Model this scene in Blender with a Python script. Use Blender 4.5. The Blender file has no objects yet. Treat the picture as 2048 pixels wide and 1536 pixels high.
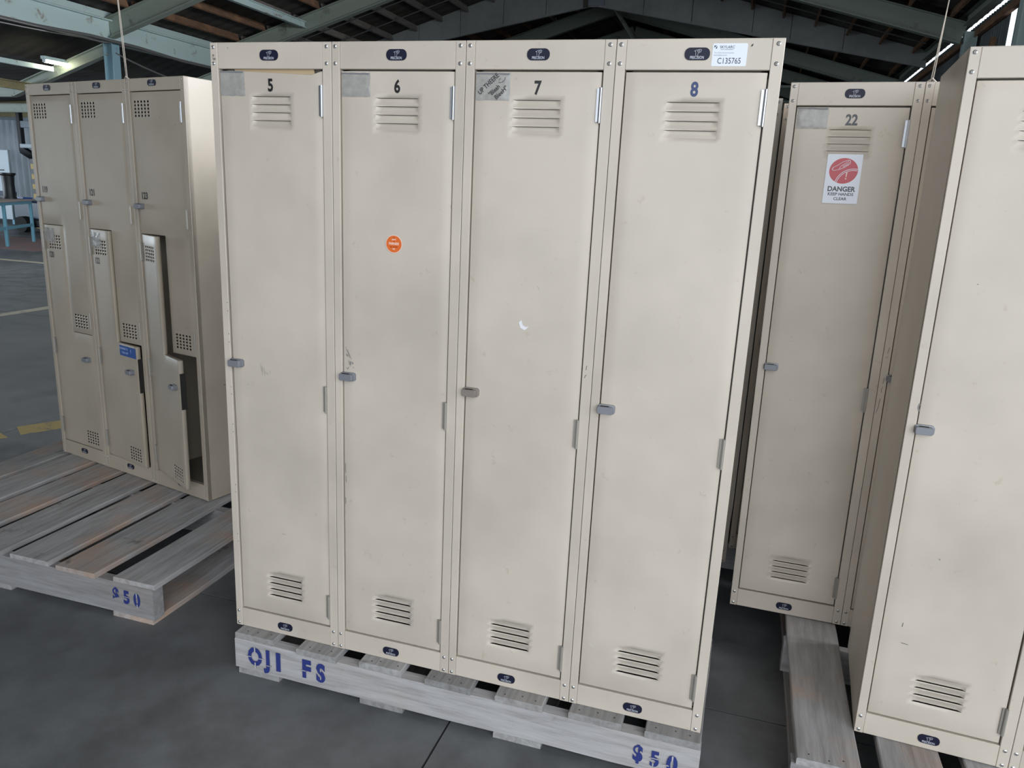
import bpy, bmesh, math, random
from mathutils import Matrix, Vector, Euler
random.seed(7)
S = bpy.context.scene
C = S.collection
FZ = 0.148                       # height of the pallet decks above the concrete

# ------------------------------------------------------------------ camera
cam_d = bpy.data.cameras.new('camera'); cam = bpy.data.objects.new('camera', cam_d); C.objects.link(cam)
cam_d.sensor_width = 36; cam_d.lens = 36 * 1540.7302 / 2048; cam_d.clip_end = 200; cam_d.clip_start = 0.02
CAMP = Vector((1.4958, -1.9353, 1.4502 + FZ))
cam.matrix_world = Matrix.Translation(CAMP) @ (Matrix.Rotation(0.3022, 4, 'Z') @ Matrix.Rotation(-0.046, 4, 'Y') @ Matrix.Rotation(1.3214, 4, 'X'))
S.camera = cam

# ------------------------------------------------------------------ world, lights, exposure
S.view_settings.view_transform = 'Standard'; S.view_settings.look = 'None'
S.view_settings.gamma = 1.0; S.view_settings.use_curve_mapping = False
S.view_settings.exposure = 0.0
W = bpy.data.worlds.new('overcast_sky'); S.world = W; W.use_nodes = True
bg = W.node_tree.nodes['Background']; bg.inputs[0].default_value = (0.80, 0.90, 1.0, 1); bg.inputs[1].default_value = 1.6

def area(name, loc, target, sx, sy, power, col):
    d = bpy.data.lights.new(name, 'AREA'); d.shape = 'RECTANGLE'; d.size = sx; d.size_y = sy; d.energy = power; d.color = col
    o = bpy.data.objects.new(name, d); C.objects.link(o); o.location = loc
    o.rotation_euler = (Vector(target) - Vector(loc)).to_track_quat('-Z', 'Y').to_euler()
    return o
# daylight through the big side door on the right, in front of the lockers
area('side_door_daylight', (4.55, -4.4, 2.2), (-1.2, 0.3, 1.0), 6.0, 4.0, 222, (0.93, 0.97, 1.0))
# daylight through the front doors behind the photographer
area('front_door_daylight', (1.0, -9.6, 2.6), (0.2, 1.0, 1.2), 4.6, 4.4, 168, (0.95, 0.98, 1.0))
# added overhead fill, no roof opening there: brightens front floor and pallet tops
area('overhead_fill', (3.1, -5.4, 4.9), (2.2, -4.2, 0.0), 3.0, 4.0, 110, (0.94, 0.97, 1.0))
# high openings along the right wall
hw = area('high_window_daylight', (4.5, 6.3, 3.9), (-10.0, 10.0, 4.6), 6.0, 0.9, 125, (0.92, 0.97, 1.0)); hw.data.spread = math.radians(70)
rw = area('right_window_daylight', (4.6, 1.9, 2.7), (-0.7, 1.2, 2.05), 2.6, 0.8, 120, (0.96, 0.98, 1.0)); rw.data.spread = math.radians(110)
area('far_floor_fill', (-9.5, 7.0, 3.9), (-9.5, 7.0, 0.0), 3.0, 5.0, 95, (0.86, 0.94, 1.0))  # added downward fill with no real source, lifts the far left floor
# daylight in the side aisle on the far left
area('aisle_daylight', (-21.0, 4.0, 1.6), (-12.0, 8.0, 1.2), 12.0, 2.4, 760, (0.78, 0.90, 1.0))

# ------------------------------------------------------------------ materials
def new_mat(name, col=(.5, .5, .5), rough=.5, metal=0., spec=.5):
    m = bpy.data.materials.new(name); m.use_nodes = True
    b = m.node_tree.nodes['Principled BSDF']
    b.inputs['Base Color'].default_value = (*col, 1); b.inputs['Roughness'].default_value = rough
    b.inputs['Metallic'].default_value = metal; b.inputs['Specular IOR Level'].default_value = spec
    m.diffuse_color = (*col, 1)
    return m
def N(m, t, **k):
    n = m.node_tree.nodes.new(t)
    for a, v in k.items():
        if a.startswith('i_'): n.inputs[a[2:].replace('_', ' ')].default_value = v
        else: setattr(n, a, v)
    return n
def L(m, a, b): m.node_tree.links.new(a, b)
def ramp(m, fac, stops):
    r = N(m, 'ShaderNodeValToRGB'); e = r.color_ramp.elements
    e[0].position = stops[0][0]; e[0].color = (*stops[0][1], 1); e[1].position = stops[-1][0]; e[1].color = (*stops[-1][1], 1)
    for p, c in stops[1:-1]:
        q = e.new(p); q.color = (*c, 1)
    L(m, fac, r.inputs[0]); return r
def coords(m, scale=(1, 1, 1), use='Object', rnd=False):
    tc = N(m, 'ShaderNodeTexCoord'); mp = N(m, 'ShaderNodeMapping'); mp.inputs['Scale'].default_value = scale
    src = tc.outputs[use]
    if rnd:
        oi = N(m, 'ShaderNodeObjectInfo'); ad = N(m, 'ShaderNodeVectorMath', operation='ADD')
        ml = N(m, 'ShaderNodeMath', operation='MULTIPLY'); ml.inputs[1].default_value = 40
        L(m, oi.outputs['Random'], ml.inputs[0]); L(m, src, ad.inputs[0]); L(m, ml.outputs[0], ad.inputs[1]); src = ad.outputs[0]
    L(m, src, mp.inputs[0]); return mp.outputs[0]
def noise(m, v, scale, detail=4, rough=.55):
    n = N(m, 'ShaderNodeTexNoise'); n.inputs['Scale'].default_value = scale; n.inputs['Detail'].default_value = detail
    n.inputs['Roughness'].default_value = rough
    if v is not None: L(m, v, n.inputs['Vector'])
    return n.outputs['Fac']
def bump(m, h, strength, dist=.01):
    b = N(m, 'ShaderNodeBump'); b.inputs['Strength'].default_value = strength; b.inputs['Distance'].default_value = dist
    L(m, h, b.inputs['Height']); L(m, b.outputs[0], m.node_tree.nodes['Principled BSDF'].inputs['Normal'])
def base(m): return m.node_tree.nodes['Principled BSDF'].inputs['Base Color']
def mixc(m, f, a, b):
    x = N(m, 'ShaderNodeMix', data_type='RGBA'); x.clamp_factor = True
    if hasattr(f, 'is_linked'): L(m, f, x.inputs[0])
    else: x.inputs[0].default_value = f
    for s, v in ((6, a), (7, b)):
        if hasattr(v, 'is_linked'): L(m, v, x.inputs[s])
        else: x.inputs[s].default_value = (*v, 1)
    return x.outputs[2]

def paint(name, col, rough=.38):
    m = new_mat(name, col, rough)
    v = coords(m, rnd=True)
    n1 = noise(m, v, 3.0, 3); n2 = noise(m, v, 26, 5, .7)
    dark = tuple(c * .88 for c in col); light = tuple(min(1, c * 1.04) for c in col)
    a = ramp(m, n1, [(.30, dark), (.62, light)]).outputs[0]
    sp = ramp(m, n2, [(.30, (.75, .70, .62)), (.36, (1, 1, 1))]).outputs[0]
    mm = N(m, 'ShaderNodeMix', data_type='RGBA', blend_type='MULTIPLY'); mm.inputs[0].default_value = .45
    L(m, a, mm.inputs[6]); L(m, sp, mm.inputs[7]); L(m, mm.outputs[2], base(m))
    n3 = noise(m, v, 900, 1)
    bump(m, n3, .05, .0006)
    rr = ramp(m, n1, [(.3, (rough - .05,) * 3), (.7, (rough + .1,) * 3)]).outputs[0]
    L(m, rr, m.node_tree.nodes['Principled BSDF'].inputs['Roughness'])
    return m
M = {}
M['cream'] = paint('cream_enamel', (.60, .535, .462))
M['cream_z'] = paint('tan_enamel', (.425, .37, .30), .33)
M['inner'] = new_mat('inner_enamel', (.22, .20, .17), .6)
M['slot'] = new_mat('slot_black', (.012, .010, .009), .8)
M['rivet'] = new_mat('rivet_alloy', (.62, .63, .66), .28, .85)
M['hinge'] = new_mat('hinge_zinc', (.46, .48, .52), .34, .9)
M['hinge_p'] = new_mat('hinge_painted', (.36, .34, .31), .35, .3)
M['latch'] = new_mat('latch_grey', (.235, .245, .275), .36, .2)
M['latch_b'] = new_mat('latch_taupe', (.25, .215, .195), .4, .1)
M['navy'] = new_mat('badge_navy', (.012, .014, .035), .45, spec=.25)
M['badge_ink'] = new_mat('badge_ink', (.55, .58, .66), .4)
M['ink'] = new_mat('number_black', (.012, .012, .014), .45)
M['ink_blue'] = new_mat('number_navy', (.012, .035, .14), .4)
M['ink_grey'] = new_mat('number_grey', (.07, .075, .085), .45)
M['white'] = new_mat('label_white', (.78, .82, .92), .35)
M['tag_ink'] = new_mat('tag_ink', (.05, .06, .10), .5)
M['tag_faint'] = new_mat('tag_faint_ink', (.28, .31, .38), .5)
M['orange'] = new_mat('sticker_orange', (.78, .16, .03), .35)
M['dkorange'] = new_mat('sticker_dark_orange', (.42, .05, .005), .35)
M['pink'] = new_mat('sticker_pale', (.90, .70, .62), .35)
M['red'] = new_mat('danger_red', (.52, .035, .055), .35)
M['blue'] = new_mat('sticker_blue', (.02, .085, .33), .35)
M['paleblue'] = new_mat('sticker_pale_blue', (.26, .36, .62), .4)
M['marker'] = new_mat('marker_ink', (.03, .03, .035), .6)
M['scuff'] = new_mat('scuff_grey', (.22, .21, .20), .7)
M['card'] = new_mat('cardboard', (.50, .38, .24), .8)
M['paper'] = new_mat('paper_scrap', (.82, .82, .86), .8)

def film():
    m = new_mat('clear_film', (.46, .45, .43), .2)
    v = coords(m, rnd=True); n = noise(m, v, 20, 2); n2 = noise(m, v, 55, 4)
    L(m, ramp(m, n2, [(.3, (.38, .375, .36)), (.7, (.50, .49, .47))]).outputs[0], base(m))
    bump(m, n, .7, .006)
    m.node_tree.nodes['Principled BSDF'].inputs['Alpha'].default_value = .78
    return m
M['film'] = film()
M['film_edge'] = new_mat('film_dirty_edge', (.20, .205, .22), .6)

def wood(name, pale, mid, dark, warm, warm_amt=.35, axis=1):
    m = new_mat(name, mid, .85, spec=.2)
    sc = [14, 14, 14]; sc[axis] = 1.2
    v = coords(m, tuple(sc), rnd=True); g = noise(m, v, 3.2, 6, .65)
    v2 = coords(m, rnd=True); b = noise(m, v2, 2.6, 4, .6); kn = noise(m, v2, 7, 3, .6)
    c = ramp(m, g, [(.25, dark), (.5, mid), (.72, pale)]).outputs[0]
    wf = ramp(m, b, [(.5, (0, 0, 0)), (.72, (warm_amt,) * 3)]).outputs[0]
    c2 = mixc(m, wf, c, warm)
    kf = ramp(m, kn, [(.24, (.75,) * 3), (.33, (0, 0, 0))]).outputs[0]
    c3 = mixc(m, kf, c2, tuple(x * .4 for x in dark))
    oi = N(m, 'ShaderNodeObjectInfo'); hs = N(m, 'ShaderNodeHueSaturation')
    mr = N(m, 'ShaderNodeMapRange'); mr.inputs['To Min'].default_value = .78; mr.inputs['To Max'].default_value = 1.15
    L(m, oi.outputs['Random'], mr.inputs['Value']); L(m, mr.outputs[0], hs.inputs['Value']); L(m, c3, hs.inputs['Color'])
    L(m, hs.outputs[0], base(m)); bump(m, g, .55, .006)
    return m
M['wood_w'] = wood('whitewashed_pine', (.42, .415, .42), (.33, .325, .325), (.21, .205, .20), (.38, .33, .29), .3)
M['wood_wx'] = wood('whitewashed_pine_stringer', (.52, .51, .525), (.43, .42, .43), (.26, .25, .245), (.44, .36, .29), .4, 0)
M['wood_g'] = wood('weathered_pine', (.46, .455, .465), (.36, .35, .35), (.25, .24, .235), (.50, .32, .22), .9)
M['wood_gx'] = wood('weathered_pine_stringer', (.40, .40, .42), (.33, .325, .335), (.22, .215, .21), (.34, .27, .22), .3, 0)
M['timber'] = wood('roof_timber', (.34, .20, .13), (.24, .14, .09), (.12, .075, .05), (.45, .24, .13), .8, 1)
M['timber_g'] = wood('grey_roof_timber', (.36, .33, .31), (.27, .25, .235), (.15, .135, .125), (.34, .23, .17), .4, 1)
M['nail'] = new_mat('nail_dark', (.04, .035, .03), .6)
M['stencil'] = new_mat('stencil_blue', (.02, .035, .20), .7)

def concrete():
    m = new_mat('warehouse_concrete', (.16, .16, .16), .6, spec=.35)
    v = coords(m, use='Object')
    n1 = noise(m, v, .9, 6, .62); n2 = noise(m, v, 4.5, 6, .65); n3 = noise(m, v, 160, 2, .5); n4 = noise(m, v, 11, 5, .7)
    a = ramp(m, n1, [(.28, (.098, .103, .109)), (.5, (.146, .152, .159)), (.72, (.196, .202, .210))]).outputs[0]
    b = ramp(m, n2, [(.34, (.58, .575, .57)), (.60, (1.08, 1.08, 1.08))]).outputs[0]
    x = N(m, 'ShaderNodeMix', data_type='RGBA', blend_type='MULTIPLY'); x.inputs[0].default_value = .75
    L(m, a, x.inputs[6]); L(m, b, x.inputs[7])
    s = ramp(m, n4, [(.27, (.45,) * 3), (.34, (0, 0, 0))]).outputs[0]
    L(m, mixc(m, s, x.outputs[2], (.07, .07, .073)), base(m))
    L(m, ramp(m, n2, [(.3, (.38,) * 3), (.7, (.62,) * 3)]).outputs[0], m.node_tree.nodes['Principled BSDF'].inputs['Roughness'])
    bump(m, n3, .12, .003)
    return m
M['concrete'] = concrete()
M['joint'] = new_mat('joint_filler', (.025, .025, .026), .9)
def worn(name, col, under, lo=.42, hi=.5, scale=9, rough=.6):
    m = new_mat(name, col, rough); v = coords(m); n = noise(m, v, scale, 6, .7)
    L(m, mixc(m, ramp(m, n, [(lo, (0, 0, 0)), (hi, (1, 1, 1))]).outputs[0], under, col), base(m)); return m
M['yellow'] = worn('worn_yellow_paint', (.50, .37, .12), (.17, .17, .16), .36, .46, 12)
M['cream_line'] = worn('worn_cream_line', (.50, .46, .34), (.2, .2, .2), .36, .46, 12)
M['steel'] = worn('green_painted_steel', (.33, .38, .33), (.16, .16, .13), .30, .42, 2.2, .5)
M['steel_l'] = worn('pale_green_steel', (.56, .69, .69), (.26, .19, .14), .30, .40, 2.5, .5)
M['steel_b'] = worn('blue_painted_steel', (.26, .42, .50), (.20, .24, .26), .28, .38, 3, .5)
M['sheet'] = worn('grey_curtain_sheet', (.37, .385, .38), (.26, .27, .265), .35, .62, .9, .6)
M['roof'] = worn('dark_roof_sheet', (.085, .078, .068), (.05, .046, .042), .4, .6, .6, .7)
M['clad'] = worn('wall_cladding', (.17, .19, .20), (.11, .12, .125), .35, .6, 1.1, .6)
M['clad_blue'] = worn('pale_blue_cladding', (.30, .36, .42), (.20, .23, .27), .35, .6, 1.1, .6)
M['clad_lit'] = worn('translucent_cladding', (.50, .56, .62), (.38, .43, .48), .35, .6, 1.1, .4)
M['ochre'] = worn('ochre_wall_board', (.34, .29, .15), (.20, .17, .10), .35, .6, 1.4, .7)
M['rust'] = worn('rusty_flange', (.36, .27, .24), (.30, .38, .38), .42, .60, 3.5, .7)
M['string'] = new_mat('jute_string', (.42, .38, .33), .9)
M['cable'] = new_mat('cable_grey', (.14, .14, .14), .7)
M['table_blue'] = new_mat('table_blue', (.16, .38, .50), .5)
M['table_top'] = new_mat('table_top_ply', (.42, .37, .36), .7)
M['black'] = new_mat('machine_black', (.012, .014, .020), .45)
M['dkblue'] = new_mat('machine_navy', (.015, .035, .075), .4)
M['board_w'] = new_mat('board_white', (.55, .64, .72), .4)
M['tyre'] = new_mat('tyre_rubber', (.012, .012, .012), .85)
M['redfloor'] = worn('red_floor_paint', (.30, .17, .16), (.2, .19, .19), .35, .55, 2)
em = new_mat('tube_glow', (1, 1, 1)); e_ = em.node_tree.nodes['Principled BSDF']
e_.inputs['Emission Color'].default_value = (1, .93, .66, 1); e_.inputs['Emission Strength'].default_value = 22; M['tube'] = em

# ------------------------------------------------------------------ mesh building
def text_geo(s, size, bold=0.0, sx=1.0, align='CENTER', shear=0.0):
    cu = bpy.data.curves.new('t', 'FONT'); cu.body = s; cu.size = size; cu.offset = bold; cu.align_x = align; cu.align_y = 'CENTER'
    cu.resolution_u = 3; cu.shear = shear
    o = bpy.data.objects.new('t', cu); C.objects.link(o)
    dg = bpy.context.evaluated_depsgraph_get(); dg.update()
    me = bpy.data.meshes.new_from_object(o.evaluated_get(dg))
    vs = [(v.co.x * sx, v.co.y) for v in me.vertices]; fs = [tuple(p.vertices) for p in me.polygons]
    bpy.data.objects.remove(o); bpy.data.curves.remove(cu); bpy.data.meshes.remove(me)
    return vs, fs

class MB:
    def __init__(s): s.v = []; s.f = []; s.m = []; s.mats = []
    def mi(s, mat):
        if mat not in s.mats: s.mats.append(mat)
        return s.mats.index(mat)
    def add(s, vs, fs, mat):
        o = len(s.v); s.v += [tuple(v) for v in vs]; k = s.mi(mat)
        for f in fs: s.f.append(tuple(i + o for i in f)); s.m.append(k)
        return s
    def box(s, a, b, mat, ch=0.0):
        x0, y0, z0 = a; x1, y1, z1 = b
        if ch <= 0:
            return s.add([(x0, y0, z0), (x1, y0, z0), (x1, y1, z0), (x0, y1, z0), (x0, y0, z1), (x1, y0, z1), (x1, y1, z1), (x0, y1, z1)],
                         [(3, 2, 1, 0), (4, 5, 6, 7), (0, 1, 5, 4), (1, 2, 6, 5), (2, 3, 7, 6), (3, 0, 4, 7)], mat)
        bm = bmesh.new(); r = bmesh.ops.create_cube(bm, size=1)
        for v in bm.verts: v.co = Vector(((x0 + x1) / 2 + v.co.x * (x1 - x0), (y0 + y1) / 2 + v.co.y * (y1 - y0), (z0 + z1) / 2 + v.co.z * (z1 - z0)))
        bmesh.ops.bevel(bm, geom=bm.edges[:], offset=ch, segments=1, affect='EDGES')
        bm.verts.index_update(); s.add([v.co[:] for v in bm.verts], [tuple(v.index for v in f.verts) for f in bm.faces], mat); bm.free(); return s
    def obox(s, p0, p1, w, h, mat, up=Vector((0, 0, 1))):
        """bar from p0 to p1, w across, h along up"""
        p0 = Vector(p0); p1 = Vector(p1); d = (p1 - p0).normalized(); r = d.cross(up).normalized(); u = r.cross(d).normalized()
        vs = []
        for p in (p0, p1):
            for a, b in ((-1, -1), (1, -1), (1, 1), (-1, 1)): vs.append(p + r * a * w / 2 + u * b * h / 2)
        return s.add([v[:] for v in vs], [(0, 1, 2, 3), (7, 6, 5, 4), (0, 4, 5, 1), (1, 5, 6, 2), (2, 6, 7, 3), (3, 7, 4, 0)], mat)
    def ibeam(s, p0, p1, w, h, mat, up=Vector((0, 0, 1)), tf=.018, tw=.012):
        p0 = Vector(p0); p1 = Vector(p1); d = (p1 - p0).normalized(); r = d.cross(up).normalized(); u = r.cross(d).normalized()
        s.obox(p0 + u * (h / 2 - tf / 2), p1 + u * (h / 2 - tf / 2), w, tf, mat, up)
        s.obox(p0 - u * (h / 2 - tf / 2), p1 - u * (h / 2 - tf / 2), w, tf, mat, up)
        return s.obox(p0, p1, tw, h - 2 * tf, mat, up)
    def tube(s, pts, r, mat, n=8):
        pts = [Vector(p) for p in pts]; rings = []
        for i, p in enumerate(pts):
            d = (pts[min(i + 1, len(pts) - 1)] - pts[max(i - 1, 0)]).normalized()
            a = Vector((0, 0, 1)) if abs(d.z) < .9 else Vector((1, 0, 0)); x = d.cross(a).normalized(); y = d.cross(x)
            rr = r[i] if isinstance(r, (list, tuple)) else r
            rings.append([p + (x * math.cos(t * 2 * math.pi / n) + y * math.sin(t * 2 * math.pi / n)) * rr for t in range(n)])
        vs = [v[:] for g in rings for v in g]; fs = []
        for i in range(len(pts) - 1):
            for t in range(n): a, b = i * n + t, i * n + (t + 1) % n; fs.append((a, a + n, b + n, b))
        fs.append(tuple(range(n))); k = (len(pts) - 1) * n; fs.append(tuple(k + n - 1 - t for t in range(n)))
        return s.add(vs, fs, mat)
    def flat(s, pts, y, mat, th=0.0):
        """polygon in the xz plane facing -y (pts counter-clockwise seen from the front)"""
        n = len(pts)
        if th <= 0: return s.add([(x, y, z) for x, z in pts], [tuple(range(n))], mat)
        vs = [(x, y, z) for x, z in pts] + [(x, y + th, z) for x, z in pts]
        return s.add(vs, [tuple(range(n))] + [(i, i + n, (i + 1) % n + n, (i + 1) % n) for i in range(n)], mat)
    def text(s, t, x, z, y, size, mat, bold=0.0, sx=1.0, align='CENTER', ang=0.0, shear=0.0):
        vs, fs = text_geo(t, size, bold, sx, align, shear); c, sn = math.cos(ang), math.sin(ang)
        return s.add([(x + c * a - sn * b, y, z + sn * a + c * b) for a, b in vs], fs, mat)
    def stroke(s, pts, w, y, mat):
        for (x0, z0), (x1, z1) in zip(pts[:-1], pts[1:]):
            d = Vector((x1 - x0, z1 - z0)); 
            if d.length < 1e-6: continue
            n = Vector((-d.y, d.x)).normalized() * w / 2
            s.flat([(x0 - n.x, z0 - n.y), (x1 - n.x, z1 - n.y), (x1 + n.x, z1 + n.y), (x0 + n.x, z0 + n.y)][::1], y, mat)
        return s
    def conform(s, fn):
        s.v = [(x, y + fn(x, z)[1], z) for x, y, z in s.v]; return s
    def mesh(s, name, smooth=None, off=0.0):
        me = bpy.data.meshes.new(name); me.from_pydata([(a - off, b, c) for a, b, c in s.v], [], s.f)
        for m in s.mats: me.materials.append(m)
        me.polygons.foreach_set('material_index', s.m); me.update()
        if smooth is not None:
            me.polygons.foreach_set('use_smooth', [True] * len(me.polygons)); me.set_sharp_from_angle(angle=math.radians(smooth))
        return me
    def build(s, name, parent=None, smooth=None, off=0.0, label=None):
        return link(name, s.mesh(name, smooth, off), parent, label)
def link(name, me, parent=None, label=None):
    o = bpy.data.objects.new(name, me); C.objects.link(o)
    if parent: o.parent = parent
    if label: o['label'] = label
    return o
def thing(name, label, cat, mat=None, group=None):
    o = bpy.data.objects.new(name, None); C.objects.link(o); o['label'] = label; o['category'] = cat; o.empty_display_size = .1
    if mat is not None: o.matrix_world = mat
    if group: o['group'] = group
    return o
def circle(cx, cz, rx, rz, n=32, a0=0, a1=2 * math.pi):
    return [(cx + rx * math.cos(a0 + (a1 - a0) * i / n), cz + rz * math.sin(a0 + (a1 - a0) * i / n)) for i in range(n)]
def rrect(x0, z0, x1, z1, r, n=5):
    p = []
    for cx, cz, a in ((x1 - r, z0 + r, -90), (x1 - r, z1 - r, 0), (x0 + r, z1 - r, 90), (x0 + r, z0 + r, 180)):
        for i in range(n + 1): t = math.radians(a + 90 * i / n); p.append((cx + r * math.cos(t), cz + r * math.sin(t)))
    return p

# ------------------------------------------------------------------ the building
def rel(x, y, z): return Vector((CAMP.x + x, CAMP.y + y, CAMP.z + z))
XR, XL, XK = 4.66, -10.86, -2.98          # right wall line, left column line, ridge
def roof_z(x):
    return 7.0 - .27 * (x - XK) if x > XK else 7.0 - .31 * (XK - x)
YF, YB = -10.0, 46.0
def struct(o): o['kind'] = 'structure'; return o

# floor: concrete slabs with open joints
fl = MB(); fl.box((-32, -14, -.12), (12, 48, -.012), M['joint'])
floor = struct(fl.build('floor'))
jx = [-31, -26.6, -22.2, -18.2, -13.9, -9.9, -6.3, -2.75, .775, 4.3, 8.5, 11.9]
jy = [-14, -10.2, -6.8, -3.3, .33, 4.55, 8.28, 12, 16, 20, 25, 30, 36, 42, 48]
for i in range(len(jx) - 1):
    for j in range(len(jy) - 1):
        g = .0035 if j < 6 else .006
        b = MB(); b.box((jx[i] + g, jy[j] + g, -.10), (jx[i + 1] - g, jy[j + 1] - g, 0), M['concrete']); b.build('slab', floor)
def floor_patch(name, pts, mat, z=.0015):
    b = MB(); n = len(pts); b.add([(x, y, z) for x, y in pts] + [(x, y, -.001) for x, y in pts], [tuple(range(n))] + [(i + n, (i + 1) % n + n, (i + 1) % n, i) for i in range(n)], mat)
    return b.build(name, floor)
floor_patch('painted_dash', [(-2.785, 1.575), (-2.64, 1.475), (-2.33, 2.02), (-2.44, 2.16)][::1], M['yellow'])
floor_patch('painted_dash', [(-3.20, .75), (-3.05, .68), (-2.66, 1.405), (-2.76, 1.445)], M['yellow'])
floor_patch('painted_line', [(-6.31, .5), (-6.17, .5), (-6.17, 12), (-6.31, 12)], M['cream_line'])
floor_patch('painted_line', [(-14.0, 8.20), (-7.5, 8.20), (-7.5, 8.33), (-14.0, 8.33)], M['cream_line'])
floor_patch('painted_area', [(-19, 9.6), (-11.6, 9.6), (-11.6, 11.7), (-19, 11.7)], M['redfloor'])

def corr_x(x0, x1, y, z0, z1, mat, amp=.02, pitch=.15, name='wall', zt=None):
    """corrugated sheet standing in a plane of constant y"""
    n = int((x1 - x0) / (pitch / 4)); vs = []; fs = []
    for i in range(n + 1):
        x = x0 + (x1 - x0) * i / n; o = amp * math.sin(i * math.pi / 2 + .6)
        vs += [(x, y + o, z0), (x, y + o, (zt(x) if zt else z1))]
    for i in range(n): fs.append((2 * i, 2 * i + 2, 2 * i + 3, 2 * i + 1))
    b = MB(); b.add(vs, fs, mat); return b
def corr_y(y0, y1, x, z0, z1, mat, amp=.02, pitch=.15):
    n = int((y1 - y0) / (pitch / 4)); vs = []; fs = []
    for i in range(n + 1):
        y = y0 + (y1 - y0) * i / n; o = amp * math.sin(i * math.pi / 2 + .6)
        vs += [(x + o, y, z0), (x + o, y, z1)]
    for i in range(n): fs.append((2 * i, 2 * i + 1, 2 * i + 3, 2 * i + 2))
    b = MB(); b.add(vs, fs, mat); return b
def add_corr_y(b, y0, y1, x, z0, z1, mat):
    c = corr_y(y0, y1, x, z0, z1, mat); b.add(c.v, c.f, mat)

# right wall: sheets with a door opening, a slit and an eave gap
XW = XR + .22
wr = MB()
EZ = roof_z(XW) - .02
add_corr_y(wr, YF, -7.4, XW, 0, EZ, M['clad'])
add_corr_y(wr, -7.4, -1.4, XW, 4.2, EZ, M['clad'])
add_corr_y(wr, -1.4, 0.4, XW, 0, EZ, M['clad'])
add_corr_y(wr, 0.4, 3.4, XW, 0, 2.2, M['clad']); add_corr_y(wr, 3.4, 9.3, XW, 0, 3.5, M['clad'])
add_corr_y(wr, 9.3, 12.27, XW, 0, 4.80, M['clad']); add_corr_y(wr, 12.27, 12.70, XW, 0, 2.0, M['clad']); add_corr_y(wr, 12.70, YB, XW, 0, 4.80, M['clad'])
wall_right = struct(wr.build('wall_right'))
wall_right.data.polygons.foreach_set('use_smooth', [True] * len(wall_right.data.polygons))
# girts along the right wall, eave beam
b = MB(); b.box((XW - .10, YF, 4.54), (XW - .03, YB, 4.655), M['timber']); b.build('eave_girt', wall_right)
b = MB(); b.box((XW - .12, 12.85, 3.60), (XW - .04, YB, 3.74), M['timber']); b.build('girt', wall_right)
b = MB(); b.ibeam((XR - .02, YF, 4.82), (XR - .02, YB, 4.82), .16, .20, M['steel']); b.build('eave_beam', wall_right)
for y in (13.1,):
    b = MB(); b.box((XR + .10, y, 0), (XR + .18, y + .07, 4.3), M['timber']); b.build('stud', wall_right)

# left side: cladding above the long beam, beam, columns
XB = XL
wl_ = MB(); zl = roof_z(XB)
add_corr_y(wl_, YF, YB, XB - .25, 4.2, zl - .02, M['clad_blue'])
wall_left = struct(wl_.build('wall_left'))
b = MB(); b.ibeam((XB, YF, 4.165), (XB, YB, 4.165), .20, .40, M['steel_l'], tf=.022); b.build('long_beam', wall_left)
b = MB(); b.box((XB - .101, YF, 3.950), (XB + .101, YB, 3.966), M['rust']); b.build('rusted_flange', wall_left)
b = MB(); b.box((XB - .12, YF, 4.40), (XB - .04, YB, 4.52), M['steel_l']); b.build('eave_strut', wall_left)
for y in (11.7, 12.25, 12.9):
    b = MB(); b.box((XB - .20, y, 4.42), (XB - .16, y + .4, 4.62), M['timber']); b.build('patch_board', wall_left)
b = MB(); b.tube([(XB + .25, y, 3.93 + .04 * math.sin(y * 1.3)) for y in [YF + k * 1.2 for k in range(38)]], .028, M['cable']); b.build('conduit', wall_left)
b = MB(); b.tube([(XB + .1, 11.1 + t * 6, 3.78 - .35 * 4 * t * (1 - t)) for t in [k / 16 for k in range(17)]], .018, M['cable']); b.build('slack_cable', wall_left)
b = MB(); b.tube([(XB + .15, 5.5 + t * 5.4, 3.96 - .12 * 4 * t * (1 - t)) for t in [k / 12 for k in range(13)]], .010, M['cable']); b.build('slack_cable', wall_left)

FR = [-8.9, -5.6, -2.3, 1.05, 4.4, 7.75, 11.1, 14.45]      # portal frames in front of the curtain
YC = 18.05                                                # curtain wall plane
FAR = [21.5, 25.0, 28.5, 32.0, 36.0, 40.0]
ceil = MB()
def roof_sheet(b, xa, xb, y0, y1, mat, za=None, zb=None):
    n = int((y1 - y0) / .09); vs = []; fs = []
    za = roof_z(xa) if za is None else za; zb = roof_z(xb) if zb is None else zb
    for i in range(n + 1):
        y = y0 + (y1 - y0) * i / n; o = .012 * (1 if (i // 2) % 2 else -1)
        vs += [(xa, y, za + o), (xb, y, zb + o)]
    for i in range(n): fs.append((2 * i, 2 * i + 1, 2 * i + 3, 2 * i + 2))
    b.add(vs, fs, mat)
roof_sheet(ceil, XL - .3, XK, YF, YB, M['roof'], za=roof_z(XL - .3)); roof_sheet(ceil, XK, XW, YF, YB, M['roof'])
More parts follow.
